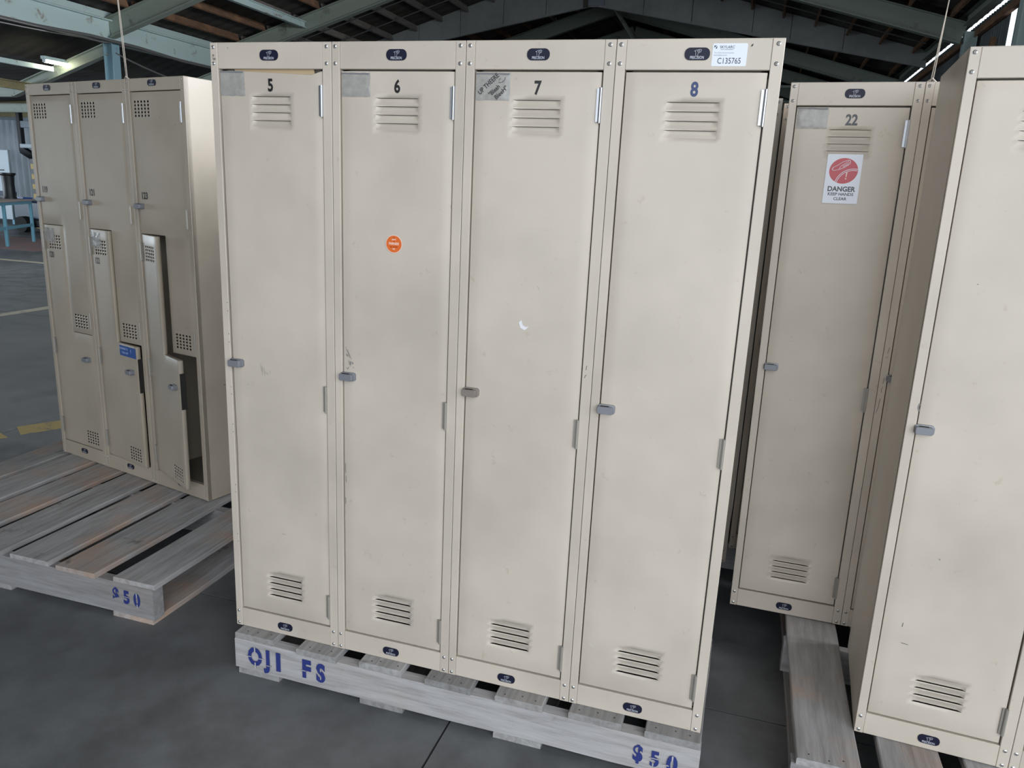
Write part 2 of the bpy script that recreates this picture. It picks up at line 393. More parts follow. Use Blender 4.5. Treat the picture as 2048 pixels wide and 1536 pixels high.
# annex roof falling away to the left
roof_sheet(ceil, -13.2, XL - .28, YF, YB, M['roof'], za=3.72, zb=4.42); roof_sheet(ceil, -24, -13.2, YF, YB, M['roof'], za=3.3, zb=3.72)
ceiling = struct(ceil.build('ceiling'))
def rafter(y, mat=None, h=.36, w=.16):
    mat = mat or M['steel']
    b = MB(); b.ibeam((XR - .05, y, roof_z(XR) - .16 - h / 2), (XK, y, 7.0 - .16 - h / 2), w, h, mat); b.build('rafter', ceiling)
    b = MB(); b.ibeam((XL + .02, y, roof_z(XL) - .16 - h / 2), (XK, y, 7.0 - .16 - h / 2), w, h, mat); b.build('rafter', ceiling)
    b = MB(); b.ibeam((XR + .06, y, 0), (XR + .06, y, roof_z(XR) - .3), .2, .20, M['steel_l'], up=Vector((1, 0, 0))); b.build('column', wall_right)
    b = MB(); b.ibeam((XL, y + .02, 0), (XL, y + .02, 3.965), .18, .22, M['steel_b'], up=Vector((1, 0, 0))); b.build('column', wall_left)
for y in FR + FAR: rafter(y)
# annex rafters
for y in FR + FAR[:2]:
    b = MB(); b.ibeam((-13.4, y, 3.05), (XL - .1, y, 3.84), .14, .21, M['steel']); b.ibeam((-24, y, 2.95), (-13.4, y, 3.05), .14, .21, M['steel']); b.build('annex_rafter', ceiling)
# timber purlins between frames
def slope_pts(n0=.35, step=.70):
    out = []
    x = XK - n0
    while x > XL + .1: out.append(x); x -= step
    x = XK + n0
    while x < XR - .1: out.append(x); x += step
    return out
GREY = False
def purlins(ya, yb, xs):
    for x in xs:
        s = random.random(); m = M['timber'] if ((s < .6 or x > XK) and not (GREY and x < XK)) else M['timber_g']
        z = roof_z(x) - .085; a = math.atan(-.27 if x > XK else .31)
        h = .15; w = .05
        c, sn = math.cos(a), math.sin(a); q = []
        for dx, dz in ((-w / 2, -h / 2), (w / 2, -h / 2), (w / 2, h / 2), (-w / 2, h / 2)): q.append((x + c * dx - sn * dz, z + sn * dx + c * dz))
        vs = [(a_, ya, b_) for a_, b_ in q] + [(a_, yb, b_) for a_, b_ in q]
        b = MB(); b.add(vs, [(0, 1, 2, 3), (7, 6, 5, 4), (0, 4, 5, 1), (1, 5, 6, 2), (2, 6, 7, 3), (3, 7, 4, 0)], m); b.build('purlin', ceiling)
XS = slope_pts()
purlins(8.68, 11.02, XS); purlins(11.18, 14.37, XS); GREY = True; purlins(14.53, YC - .03, XS); GREY = False
for a, c in zip(FAR[:-1], FAR[1:]): purlins(a + .1, c - .1, XS[::2])
purlins(YC + .1, FAR[0] - .1, XS)
# sag rods and steel strut, bracing
for yy in (15.6, 16.6):
    b = MB(); b.tube([(XL + .3, yy, roof_z(XL + .3) - .20), (XK, yy, 6.8)], .014, M['cable'], 6); b.build('sag_rod', ceiling)
    b = MB(); b.tube([(XR - .3, yy, roof_z(XR - .3) - .20), (XK, yy, 6.8)], .014, M['cable'], 6); b.build('sag_rod', ceiling)
b = MB(); b.ibeam((-8.6, 11.18, roof_z(-8.6) - .36), (-8.6, 14.4, roof_z(-8.6) - .36), .10, .14, M['steel_l']); b.build('strut', ceiling)
# the sheeted curtain: panels hanging from the roof down to a sloping lower edge
def low_z(x): return CAMP.z + (4.37 - .185 * (x + 2.87) if x > -2.87 else 4.37 + .19 * (x + 2.87)) if abs(x + 2.87) < 8.5 else 4.3
edges = [XL]
x = XL
for s in (1.15, 1.15, 1.1, 1.15, 1.15, 1.1): x += s; edges.append(x)
edges += [-3.05, -2.72, -1.65, -.50, .9, 1.75, 2.9, XR]
edges = sorted(edges)
for x0, x1 in zip(edges[:-1], edges[1:]):
    if x1 - x0 < .02: continue
    d = random.uniform(-.006, .006); g = .006
    mm = M['sheet']
    b = MB(); z0a, z0b, z1a, z1b = low_z(x0), low_z(x1), roof_z(x0) - .02, roof_z(x1) - .02
    if x0 < XK < x1: pts = [(x0 + g, z0a), (x1 - g, z0b), (x1 - g, z1b), (XK, 6.98), (x0 + g, z1a)]
    else: pts = [(x0 + g, z0a), (x1 - g, z0b), (x1 - g, z1b), (x0 + g, z1a)]
    b.flat(pts, YC + d, mm, .02); b.build('curtain_panel', ceiling)
b = MB()
b.obox((XL, YC + .05, low_z(XL) + .03), (-2.87, YC + .05, low_z(-2.87) + .03), .05, .07, M['sheet'])
b.obox((-2.87, YC + .05, low_z(-2.87) + .03), (XR, YC + .05, low_z(XR) + .03), .05, .07, M['sheet']); b.build('curtain_rail', ceiling)
b = MB(); b.box((-3.0, YC - .04, low_z(-2.87)), (-2.6, YC - .01, 7.0), M['clad_blue']); b.build('ridge_plate', ceiling)
b = MB(); b.box((-3.12, YC - .05, low_z(-3.1)), (-3.0, YC - .01, 7.0), M['roof']); b.build('ridge_gap_strip', ceiling)
# far bracing
for (p, q) in (((-2.6, 19, 6.2), (-1.2, 22, 4.2)), ((-1.2, 24, 6.0), (-.2, 26, 4.2)), ((-2.0, 26, 6.2), (-2.3, 26, 4.0)), ((-5, 21, 5.2), (-9, 21, 4.2))):
    b = MB(); b.obox(p, q, .07, .07, M['steel']); b.build('brace', ceiling)
for y in FAR[:4]:
    b = MB(); b.obox((XL, y, 4.6), (XR, y, 4.6), .06, .06, M['steel']); b.build('tie', ceiling)
# back wall, front wall with door opening, annex walls
struct(corr_x(-24, XW, YB, 0, 7, M['clad'], zt=lambda x: roof_z(x) if x > XL else 4.4).build('wall_back'))
fw = MB()
for (x0, x1, z0) in ((-24, -1.4, 0), (-1.4, 3.4, 4.8), (3.4, XW, 0)):
    c = corr_x(x0, x1, YF, z0, 7, M['clad'], zt=lambda x: roof_z(x) if x > XL else 4.4); fw.add(c.v, c.f, M['clad'])
struct(fw.build('wall_front'))
aw = MB(); add_corr_y(aw, YF, 0, -23.9, 0, 3, M['clad']); add_corr_y(aw, 12.0, YB, -23.9, 0, 3, M['clad']); struct(aw.build('wall_annex'))
YA = 17.2
zc = 2.93
ab = corr_x(-24, XL - .3, YA, 0, zc, M['clad_lit'], amp=.035, pitch=.24); wab = struct(ab.build('wall_annex_back'))
b = MB(); b.box((-24, YA - .06, 2.98), (-13.3, YA + .02, 3.6), M['ochre']); b.build('upper_board', wab)
b = MB(); b.box((-24, YA - .10, 2.90), (XL - .3, YA - .03, 2.98), M['clad_blue']); b.build('rail', wab)
b = MB(); b.ibeam((-12.9, YF, CAMP.z + 1.53), (-12.9, YA, CAMP.z + 1.53), .10, .16, M['ochre']); b.build('annex_beam', wall_left)
b = MB(); b.box((-12.28, YF, CAMP.z + 1.82), (-12.20, 11.0, CAMP.z + 1.91), M['steel_l']); b.build('annex_purlin', wall_left)
for x in (-13.2, -16, -19.5):
    b = MB(); b.box((x, YA - .14, 0), (x + .12, YA - .04, 3.0), M['steel_b']); b.build('stud', wab)

# ------------------------------------------------------------------ lockers
LW, LH, LD = .3783, 1.80, .46
def frame_mats(loc, yaw, tilt): return Matrix.Translation(loc) @ Matrix.Rotation(yaw, 4, 'Z') @ Matrix.Rotation(tilt, 4, 'Y')

_rv = MB()
_vs = []; _fs = []
for k, (r, y) in enumerate(((.0052, 0), (.0048, -.0016), (.0026, -.0028))):
    for i in range(10): t = 2 * math.pi * i / 10; _vs.append((r * math.cos(t), y, r * math.sin(t)))
for k in range(2):
    for i in range(10): a, b_ = k * 10 + i, k * 10 + (i + 1) % 10; _fs.append((a, b_, b_ + 10, a + 10))
_rv.add(_vs, _fs, M['rivet'])
_rv.add([(.0026 * math.cos(2 * math.pi * i / 10), -.0024, .0026 * math.sin(2 * math.pi * i / 10)) for i in range(10)], [tuple(range(10))], M['hinge_p'])
_rv.add([(.0012 * math.cos(2 * math.pi * i / 8), -.0029, .0012 * math.sin(2 * math.pi * i / 8)) for i in range(8)], [tuple(range(8))], M['slot'])
RIVET = _rv.mesh('rivet', 40)

def hinge_mesh(mat):
    b = MB(); b.tube([(0, -.0035, 0), (0, -.0035, .079)], .0042, mat, 10)
    b.tube([(0, -.0035, .0), (0, -.0035, -.002)], .003, mat, 8)
    b.box((-.010, -.0012, .001), (0, .0006, .078), mat); b.box((0, -.0012, .001), (.003, .012, .078), mat)
    return b.mesh('hinge', 35)
HZ = hinge_mesh(M['hinge']); HP = hinge_mesh(M['hinge_p'])
def latch_mesh(mat):
    b = MB()
    def ring(pts, y): return [(x, y, z) for x, z in pts]
    A = rrect(-.022, -.0115, .025, .0125, .007, 4); B = rrect(-.0205, -.0100, .0205, .0100, .0045, 4)
    n = len(A); vs = ring(A, 0) + ring(A, -.008) + ring(B, -.0085) + ring(B, -.020) + ring([(x * .92, z * .88) for x, z in B], -.022)
    fs = []
    for k in range(4):
        for i in range(n): j = (i + 1) % n; fs.append((k * n + i, k * n + j, (k + 1) * n + j, (k + 1) * n + i))
    fs.append(tuple(4 * n + i for i in range(n))); b.add(vs, fs, mat)
    b.box((-.012, -.0180, .0098), (.010, -.012, .0110), M['slot'])
    return b.mesh('latch', 40)
LG = latch_mesh(M['latch']); LB = latch_mesh(M['latch_b'])
LVW, LVH = .1215, .0168
def louvre_mesh(mat, up, w=LVW, h=LVH, p=.0065):
    """sheet pressed inwards, deepest at its open edge (z=0); up: the pressing lies below the slot"""
    s = -1 if up else 1; nx, nz = 16, 6; vs = []; fs = []
    for j in range(nz + 1):
        t = j / nz
        for i in range(nx + 1):
            u = i / nx; e = math.sin(min(1, min(u, 1 - u) / .08) * math.pi / 2)
            vs.append((u * w, p * e * math.cos(t * math.pi / 2) ** 1.2, s * t * h))
    for j in range(nz):
        for i in range(nx):
            a = j * (nx + 1) + i; q = (a, a + 1, a + nx + 2, a + nx + 1); fs.append(q if s > 0 else q[::-1])
    b = MB(); b.add(vs, fs, mat)
    # black backing strip: the shade inside the door put in as colour
    b.box((-.002, .0125, min(-s * .004, s * h)), (w + .002, .0135, max(-s * .004, s * h)), M['slot'])
    return b.mesh('louvre', 50)
LUP = {k: louvre_mesh(M[k], True) for k in ('cream',)}; LDN = {k: louvre_mesh(M[k], False) for k in ('cream',)}

def pan_door(name, parent, xs, zs, solid, holes, mat, fn, off=0., depth=.018, y0=.0045, th=.0011, cut=None):
    """sheet pan door: grid cells front, returned edges; holes = dict cell->True gives an oval hole"""
    bm = bmesh.new(); cache = {}
    def V(x, y, z):
        k = (round(x, 5), round(y, 5), round(z, 5))
        if k not in cache:
            dx, dy, dz = fn(x, z); cache[k] = bm.verts.new((x + dx - off, y + dy, z + dz))
        return cache[k]
    nx, nz = len(xs) - 1, len(zs) - 1
    S_ = lambda i, j: 0 <= i < nx and 0 <= j < nz and solid((xs[i] + xs[i + 1]) / 2, (zs[j] + zs[j + 1]) / 2)
    sharp = []
    for i in range(nx):
        for j in range(nz):
            if not S_(i, j) or (cut and cut((xs[i] + xs[i + 1]) / 2, (zs[j] + zs[j + 1]) / 2)): continue
            x0, x1, z0, z1 = xs[i], xs[i + 1], zs[j], zs[j + 1]
            if holes and holes((x0 + x1) / 2, (z0 + z1) / 2):
                cx, cz = (x0 + x1) / 2, (z0 + z1) / 2; rx, rz = (x1 - x0) * .31, (z1 - z0) * .33
                out = [(x0, z0), (cx, z0), (x1, z0), (x1, cz), (x1, z1), (cx, z1), (x0, z1), (x0, cz)]
                inn = [(cx + rx * math.cos(a) , cz + rz * math.sin(a)) for a in [math.radians(t) for t in (225, 270, 315, 0, 45, 90, 135, 180)]]
                O = [V(a, y0, b) for a, b in out]; I = [V(a, y0, b) for a, b in inn]
                for k in range(8): bm.faces.new((O[k], O[(k + 1) % 8], I[(k + 1) % 8], I[k]))
            else:
                bm.faces.new((V(x0, y0, z0), V(x1, y0, z0), V(x1, y0, z1), V(x0, y0, z1)))
            for di, dj, a, b in ((-1, 0, (x0, z1), (x0, z0)), (1, 0, (x1, z0), (x1, z1)), (0, -1, (x0, z0), (x1, z0)), (0, 1, (x1, z1), (x0, z1))):
                if not S_(i + di, j + dj):
                    bm.faces.new((V(a[0], y0, a[1]), V(a[0], y0 + depth, a[1]), V(b[0], y0 + depth, b[1]), V(b[0], y0, b[1])))
    me = bpy.data.meshes.new(name); bm.normal_update()
    wl = bm.edges.layers.float.new('bevel_weight_edge')
    for e in bm.edges:
        if len(e.link_faces) == 2 and e.calc_face_angle(0) > 1.0: e[wl] = 1
    bm.to_mesh(me); bm.free(); me.materials.append(mat)
    me.polygons.foreach_set('use_smooth', [True] * len(me.polygons))
    o = link(name, me, parent)
    bv = o.modifiers.new('edge', 'BEVEL'); bv.limit_method = 'WEIGHT'; bv.width = .0016; bv.segments = 2; bv.harden_normals = False
    sd = o.modifiers.new('sheet', 'SOLIDIFY'); sd.thickness = th; sd.offset = -1
    return o

def wave(seed, amp=.0007):
    r = random.Random(seed); k = [(r.uniform(4, 9), r.uniform(2, 6), r.uniform(0, 6.28), r.uniform(.4, 1)) for _ in range(4)]
    def f(x, z):
        s = sum(c * math.sin(a * x + b * z + p) for a, b, p, c in k) / 2.4
        return (0, amp * s, 0)
    return f

def carcass(t, mat, front_frame=True, dark=True):
    b = MB(); w = LW; k = .0016
    b.box((0.0006, .002, 0), (k, LD, LH), mat); b.box((w - k, .002, 0), (w - .0006, LD, LH), mat)
    b.box((.0006, LD - k, 0), (w - .0006, LD, LH), mat); b.box((.0006, .002, LH - k), (w - .0006, LD, LH), mat)
    b.box((k, .002, .012), (w - k, LD - k, .014), M['inner'])
    b.build('carcass', t)
    for a, c in ((0.0006, .0235), (w - .0275, w - .0006)):
        b = MB(); b.box((a, 0, .0004), (c, .022, LH), mat, .0012); b.build('stile', t)
    b = MB(); b.box((.0237, .0010, 1.7325), (w - .0277, .020, LH - .0004), mat, .0015); b.build('header', t)
    b = MB(); b.box((.0237, .0010, .0006), (w - .0277, .020, .0650), mat, .0015); b.build('plinth', t)
    # door stop strips
    b = MB(); b.box((.0235, .024, .065), (.040, .0255, 1.733), M['inner']); b.box((w - .045, .024, .065), (w - .0275, .0255, 1.733), M['inner'])
    b.box((.0235, .024, 1.715), (w - .0275, .0255, 1.733), M['inner']); b.build('door_stop', t)

def badge(t, x, z, w=.057, h=.027):
    b = MB(); b.flat(rrect(x - w / 2, z - h / 2, x + w / 2, z + h / 2, h * .46, 6), -.0012, M['navy'], .002)
    b.text('PRECISION', x, z - h * .30, -.0016, .0088, M['badge_ink'], .00012, .74)
    # outlined monogram
    st = lambda p: b.stroke([(x + a * .001, z + c * .001) for a, c in p], .0007, -.0016, M['badge_ink'])
    st([(-7, 6), (-2, 8), (6, 10), (9, 8.5), (7.5, 4), (2, 1.5), (1, -4.5), (-3, -5.5), (-4, 5), (-7, 6)])
    st([(0, 6.5), (5, 8), (5.2, 5), (.6, 3.6), (0, 6.5)])
    b.build('badge', t)

def rivets(t, extra_low=False):
    for x in (.0115, LW - .0145):
        for z in (1.788, 1.746, .054, .011):
            o = link('rivet', RIVET, t); o.location = (x, -.0001, z)

def lin(a, b, n): return [a + (b - a) * i / n for i in range(n + 1)]
def full_locker(mt, label, group, seed, num=None, nmat=None, nsize=.044, latchm=None, fn=None, film_box=None, mat='cream', hinges=True, badge_on=True):
    t = thing('locker', label, 'locker', mt, group); m = M[mat]
    carcass(t, m); rivets(t)
    if badge_on: badge(t, .188, 1.767); badge(t, .186, .031, .054, .026)
    f0 = wave(seed); f = fn or f0
    g1 = (lambda x, z: tuple(a + b for a, b in zip(f0(x, z), fn(x, z)))) if fn else f0
    def g(x, z):
        k = 1.0
        for zc_ in (1.626, .170): k *= min(1, max(0, (abs(z - zc_) - .05) / .08))
        kx = min(1, max(0, (abs(x - .188) - .07) / .05)); k = max(k, kx)
        r = g1(x, z); return (r[0], r[1] * k, r[2])
    UPZ, DNZ = (1.662, 1.641, 1.620, 1.599), (.198, .1767, .1553, .134); LX = .1275
    gap = .0007
    xs = sorted(lin(.0265, LX, 3) + [LX + LVW] + lin(LX, LX + LVW, 3)[1:-1] + lin(LX + LVW, .3475, 3)[1:])
    zr = [(z - LVH, z + gap) for z in UPZ] + [(z - gap, z + LVH) for z in DNZ]
    xs = sorted(set(xs) | {LX - .014, LX + LVW + .014})
    br = sorted({.0695, 1.7280, .121, .228, 1.570, 1.676} | {v for a_, b_ in zr for v in (a_, b_)}); zs = [br[0]]
    for v in br[1:]:
        n_ = max(1, int((v - zs[-1]) / .045)); z_ = zs[-1]
        for q_ in range(1, n_ + 1): zs.append(z_ + (v - z_) * q_ / n_)
    cut = lambda x, z: LX < x < LX + LVW and any(a_ < z < b_ for a_, b_ in zr)
    d = pan_door('door', t, xs, zs, lambda x, z: True, None, m, g, cut=cut)
    y = .0045
    for z in UPZ:
        o = link('louvre', LUP['cream'], d); dy = g(.188, z - .008)[1]; o.location = (LX, y + dy, z)
    for z in DNZ:
        o = link('louvre', LDN['cream'], d); dy = g(.188, z + .008)[1]; o.location = (LX, y + dy, z)
    for i, z in enumerate((1.613, .781, .099)):
        o = link('hinge', HZ if i == 0 else HP, t); o.location = (.3488, .0015, z)
    dx, dy, dz = g(.042, .899)
    o = link('latch', latchm or LG, d); o.location = (.0415 + dx, y + dy, .899)
    if num:
        b = MB(); b.text(num, .189, 1.6895, y - (.0024 if fn else .0008), nsize, nmat or M['ink'], .0014, .80); b.conform(g); b.build('number', d)
    if film_box:
        x0, z0, x1, z1 = film_box; dy = 0
        b = MB(); n = 10; vs = []; fs = []; r = random.Random(seed)
        for j in range(n + 1):
            for i in range(n + 1):
                u, v = i / n, j / n; e = .0016 if 0 < i < n and 0 < j < n else .0006
                jx = (r.uniform(-.0008, .0008)); jz = r.uniform(-.0008, .0008)
                vs.append((x0 + (x1 - x0) * u + jx, y + dy - e - r.uniform(0, .0008), z0 + (z1 - z0) * v + jz))
        for j in range(n):
            for i in range(n): a = j * (n + 1) + i; fs.append((a, a + 1, a + n + 2, a + n + 1))
        b.add(vs, fs, M['film'])
        b.flat([(x0, z1 - .0035), (x1 - .004, z1 - .0055), (x1 - .003, z1 - .0015), (x0, z1 - .0005)], y + dy - .0027, M['film_edge'])
        b.conform(g); b.build('card_sleeve', d, 60)
    return t, d, g

def place(base_, k, w=LW): return base_ @ Matrix.Translation((k * w, 0, 0))
MAIN = frame_mats((0, 0, FZ), 0, 0)
Lb = frame_mats((-1.8108, 1.0223, FZ + .012), -.2309, -.0054)
Rb = frame_mats((1.5659, .7514, FZ + .007), -.0267, -.0089)
Nb = frame_mats((1.926, .1577, FZ + .007), -.0656, -.0078)

# locker 5: bent door
def bent5(x, z):
    dz = 0; dx = 0; dy = 0
    if z > 1.70: 
        u = max(0, (x - .06) / .26); dz = -.0095 * min(1, u) * ((z - 1.70) / .028) * (1 if x < .325 else max(0, (.3475 - x) / .0225))
        dy = -.003 * math.sin(min(1, u) * math.pi)
    s = math.sin(max(0, min(1, (z - .07) / 1.60)) * math.pi)
    if x < .10: dx = .0042 * s * (1 - (x - .0265) / .0735)
    dy += -.004 * s * max(0, 1 - x / .16)
    dy += .0035 * math.exp(-(((x - .33) / .05) ** 2 + ((z - .40) / .10) ** 2)) + .003 * math.exp(-(((x - .06) / .06) ** 2 + ((z - .62) / .12) ** 2))
    return (dx, dy, dz)
t5, d5, g5 = full_locker(place(MAIN, 0), 'cream steel locker numbered 5 with a bent door top showing cardboard', None, 5, '5', fn=bent5, film_box=(.0275, 1.662, .106, 1.7275))
b = MB(); b.add([(.07, .0115, 1.706), (.325, .0115, 1.706), (.318, .0115, 1.7325), (.07, .0115, 1.7325), (.07, .0135, 1.706), (.325, .0135, 1.706), (.318, .0135, 1.7325), (.07, .0135, 1.7325)],
      [(0, 1, 2, 3), (7, 6, 5, 4), (3, 2, 6, 7)], M['card']); b.build('cardboard_liner', t5)
def marks(d, lines, w=.0012, mat=None, y=.0036, name='scuff'):
    b = MB()
    for l in lines: b.stroke(l, w, y, mat or M['scuff'])
    o = b.build(name, d); o['kind'] = 'stuff'; return o
marks(d5, [[(.128, .905), (.131, .880)], [(.134, .898), (.133, .870)], [(.139, .893), (.142, .872)], [(.144, .88), (.150, .877)], [(.152, .880), (.153, .872)], [(.159, .888), (.160, .878)]], .0007, y=-.0005)
marks(d5, [[(.185, .361), (.197, .360)], [(.078, .835), (.083, .835)]], .0009, y=-.0005)
# small holes up the bent edge of the stile
b = MB()
for z in (1.08, 1.055, .985, .96, .82, .797, .70, .676, .50, .475, .33, .305): b.flat(circle(.0203, z, .0014, .0014, 10), -.0003, M['slot'])
b.build('stile_holes', t5)['kind'] = 'stuff'
b = MB(); b.stroke([(.056, 1.788), (.060, 1.786), (.057, 1.784)], .0009, .0003, M['scuff']); b.text('e,8', .0120, 1.762, -.0004, .013, M['marker'], 0, 1, ang=-1.4); b.build('scribble', t5)['kind'] = 'stuff'

t6, d6, g6 = full_locker(place(MAIN, 1), 'cream steel locker numbered 6 with a round orange sticker', None, 16, '6', film_box=(.0285, 1.664, .112, 1.7245))
b = MB(); cx, cz = .184, 1.287; y = .0022
b.flat(circle(cx, cz, .0245, .0245, 40), y, M['pink'], .0003); b.flat(circle(cx, cz, .0228, .0228, 40), y - .0002, M['orange'])
b.text('FAIRNESS', cx, cz + .0008, y - .0004, .0088, M['pink'], .0003, .82); b.text('the', cx, cz + .017, y - .0004, .0045, M['dkorange'], .0002)
b.text('spirit', cx, cz + .0125, y - .0004, .0060, M['pink'], .0002); b.text('of', cx, cz + .0068, y - .0004, .0045, M['dkorange'], .0002)
b.text('at work', cx, cz - .0075, y - .0004, .0058, M['dkorange'], .0003, 1.2); b.text('NZ', cx, cz - .0135, y - .0004, .0052, M['pink'], .0002)
b.build('orange_sticker', t6, label='round orange sticker')
marks(d6, [[(.034, .985), (.038, .975), (.042, .968), (.047, .955)], [(.040, .978), (.045, .966), (.052, .952)], [(.043, .948), (.046, .935), (.050, .930)], [(.036, .925), (.041, .920), (.045, .928)], [(.052, .944), (.056, .938)], [(.058, .930), (.061, .925)]], .0010, y=.0028)
marks(d6, [[(.036, .965), (.041, .958)], [(.048, .944), (.050, .934)], [(.055, .942), (.058, .937)]], .0035, y=.0030)
marks(d6, [[(.0305, .63), (.031, .60)], [(.032, .59), (.033, .57)], [(.030, .52), (.031, .50)]], .002, y=.0030)

t7, d7, g7 = full_locker(place(MAIN, 2), 'cream steel locker numbered 7 with a hand-lettered sleeve and paper scrap', None, 27, '7', latchm=LB, film_box=(.0285, 1.660, .119, 1.7255))
b = MB(); y = .0010
a = math.radians(42)
b.text('UP THEERE', .062, 1.6985, y, .0165, M['marker'], .00015, .82, ang=a); b.text('"Bleah', .078, 1.6835, y, .0150, M['marker'], .00015, .9, ang=a)
b.text('BleeH"', .096, 1.6785, y, .0150, M['marker'], .00015, .95, ang=a)
b.stroke([(.088, 1.7030), (.093, 1.7020), (.1000, 1.7045), (.1045, 1.7095), (.105, 1.715)], .0009, y, M['marker'])
b.stroke([(.0925, 1.713), (.0935, 1.709)], .0009, y, M['marker']); b.stroke([(.0895, 1.711), (.0905, 1.707)], .0009, y, M['marker'])
b.conform(g7); b.build('handwriting', d7)
b = MB(); b.flat([(.1700, 1.106), (.1745, 1.092), (.1845, 1.087), (.1885, 1.0865), (.1985, 1.0975), (.1900, 1.0950), (.1815, 1.0990), (.1770, 1.112)][::1], .0030, M['paper'], .0004); b.build('paper_scrap', t7)
marks(t7, [[(.3625, 1.010), (.361, 1.004), (.3605, .998)], [(.3625, .985), (.359, .981), (.3585, .976)]], .0012, M['marker'], -.0004, 'pen_mark')
marks(d7, [[(.216, 1.205), (.222, 1.197)]], .0007, y=.003)

t8, d8, g8 = full_locker(place(MAIN, 3), 'cream steel locker numbered 8 with a white barcode tag', None, 38, '8', nmat=M['ink_blue'])
t8['label'] = 'cream steel locker numbered 8 with a white asset tag on its header'
b = MB(); y = .0006; x0, z0 = .2215, 1.7408
b.flat(rrect(x0, z0, x0 + .0765, z0 + .0485, .003, 3), y, M['white'], .0003); y -= .0002
b.text('SKYLARC', x0 + .032, z0 + .0405, y, .0078, M['tag_ink'], .0001, 1.02); b.text('ASSET MANAGEMENT', x0 + .032, z0 + .0355, y, .0030, M['tag_ink'], 0, 1.0)
b.text('The Online Auction Experts', x0 + .0035, z0 + .0285, y, .0044, M['tag_faint'], 0, .88, 'LEFT'); b.text('www.skylarc.co.nz', x0 + .0035, z0 + .0235, y, .0044, M['tag_faint'], .00005, .88, 'LEFT')
b.text('C135765', x0 + .0385, z0 + .0108, y, .0178, M['tag_ink'], .0001, .80)
b.flat([(x0 + .003, z0 + .0390), (x0 + .0085, z0 + .0440), (x0 + .003, z0 + .0440)], y, M['tag_ink']); b.flat([(x0 + .0055, z0 + .0375), (x0 + .0095, z0 + .0375), (x0 + .0095, z0 + .0435)], y, M['tag_ink'])
b.build('asset_tag', t8, label='white printed asset tag')
marks(d8, [[(.048, .205), (.058, .198)], [(.12, .97), (.123, .965)]], .0007, M['paper'], .003)
marks(t8, [[(.305, 1.782), (.307, 1.787)], [(.3075, 1.783), (.309, 1.788)]], .0016, M['marker'], .0004, 'pen_mark')

# ---- right bank behind: locker 22 and neighbours
t22, d22, g22 = full_locker(place(Rb, 0), 'cream steel locker numbered 22 with a red danger sticker', None, 51, '22', nmat=M['ink_grey'], nsize=.044, film_box=(.029, 1.664, .121, 1.7265))
b = MB(); x0, z0, x1, z1 = .1345, 1.441, .2365, 1.590; y = .0012
b.flat(rrect(x0, z0, x1, z1, .003, 3), y, M['white'], .0004); y -= .0002
cx, cz, r = .1855, 1.5400, .0415
b.flat(circle(cx, cz, r, r * .93, 48), y, M['red'])
y -= .0002
cc = (cx + .030, cz - .046)
def arc(cx_, cz_, rr, a0, a1, n=16): return [(cx_ + rr * math.cos(math.radians(a0 + (a1 - a0) * i / n)), cz_ + rr * math.sin(math.radians(a0 + (a1 - a0) * i / n))) for i in range(n + 1)]
b.stroke(arc(cc[0], cc[1], .048, 79, 176), .0016, y, M['white']); b.stroke(arc(cc[0], cc[1], .0525, 75, 172), .0016, y, M['white'])
hand = [(-34, 4), (-31, 9), (-23, 13), (-14, 19), (-6, 25), (3, 29), (12, 32), (16, 30), (17, 25), (15, 20), (9, 15), (2, 10), (-6, 6), (-14, 3), (-24, 0), (-31, 0), (-34, 4)]
b.stroke([(cx + p * .001, cz + q * .001 + .001) for p, q in hand], .0011, y, M['white'])
for p in ([(-31, 0), (-33, 5), (-29, 10)], [(-14, 3), (-10, 12), (-5, 17)], [(-3, 10), (13, 20)], [(-4, 13), (14, 25)], [(-5, 17), (12, 29)]): b.stroke([(cx + q * .001, cz + w_ * .001 + .001) for q, w_ in p], .0010, y, M['white'])
b.flat([(cx + .008, cz - .019), (cx + .0105, cz - .019), (cx + .0120, cz - .002), (cx + .0085, cz - .002)], y, M['pink']); b.flat(circle(cx + .009, cz - .0235, .0022, .0022, 10), y, M['pink'])
b.text('DANGER', .1855, 1.4845, y, .0205, M['ink_grey'], .0007, .97); b.text('KEEP HANDS', .1855, 1.4690, y, .0125, M['ink_grey'], .0003, 1.03); b.text('CLEAR', .1855, 1.4550, y, .0125, M['ink_grey'], .0003, 1.03)
b.build('danger_sticker', t22, label='white and red danger sticker')
t23, d23, g23 = full_locker(place(Rb, 1), 'shaded cream locker squeezed between locker 22 and the nearest right-hand locker', None, 52)
marks(t23, [[(.012, .98), (.016, 1.0)], [(.010, .965), (.015, .97)], [(.014, .90), (.013, .88)], [(.014, .87), (.011, .86), (.013, .85)], [(.012, .83), (.010, .80), (.005, .78)]], .0012, M['marker'], -.0004, 'pen_mark')
full_locker(place(frame_mats((1.538 - LW, 1.10, FZ), 0, 0), 0), 'cream locker mostly hidden behind locker 8, only its top corner showing', None, 53)
full_locker(place(frame_mats((1.545, 1.25, FZ), 0, 0), 0), 'added cream locker that keeps the gap right of locker 8 dark', None, 54)  # extra unit added to block the bright background behind the gap
# ---- nearest right bank
tn, dn, gn = full_locker(place(Nb, 0), 'nearest cream locker at the right edge of the photo, with no number', None, 61)
marks(dn, [[(.075, .36), (.074, .347)], [(.078, .30), (.096, .2985)], [(.10, 1.27), (.104, 1.271)], [(.13, .56), (.133, .556)]], .0011, M['marker'], .003)
marks(tn, [[(.0235, .965), (.021, .955), (.024, .945)]], .004, M['scuff'], -.0004, 'chipped_paint')
full_locker(place(Nb, 1), 'cream locker cut off at the bottom right corner of the photo', None, 62)

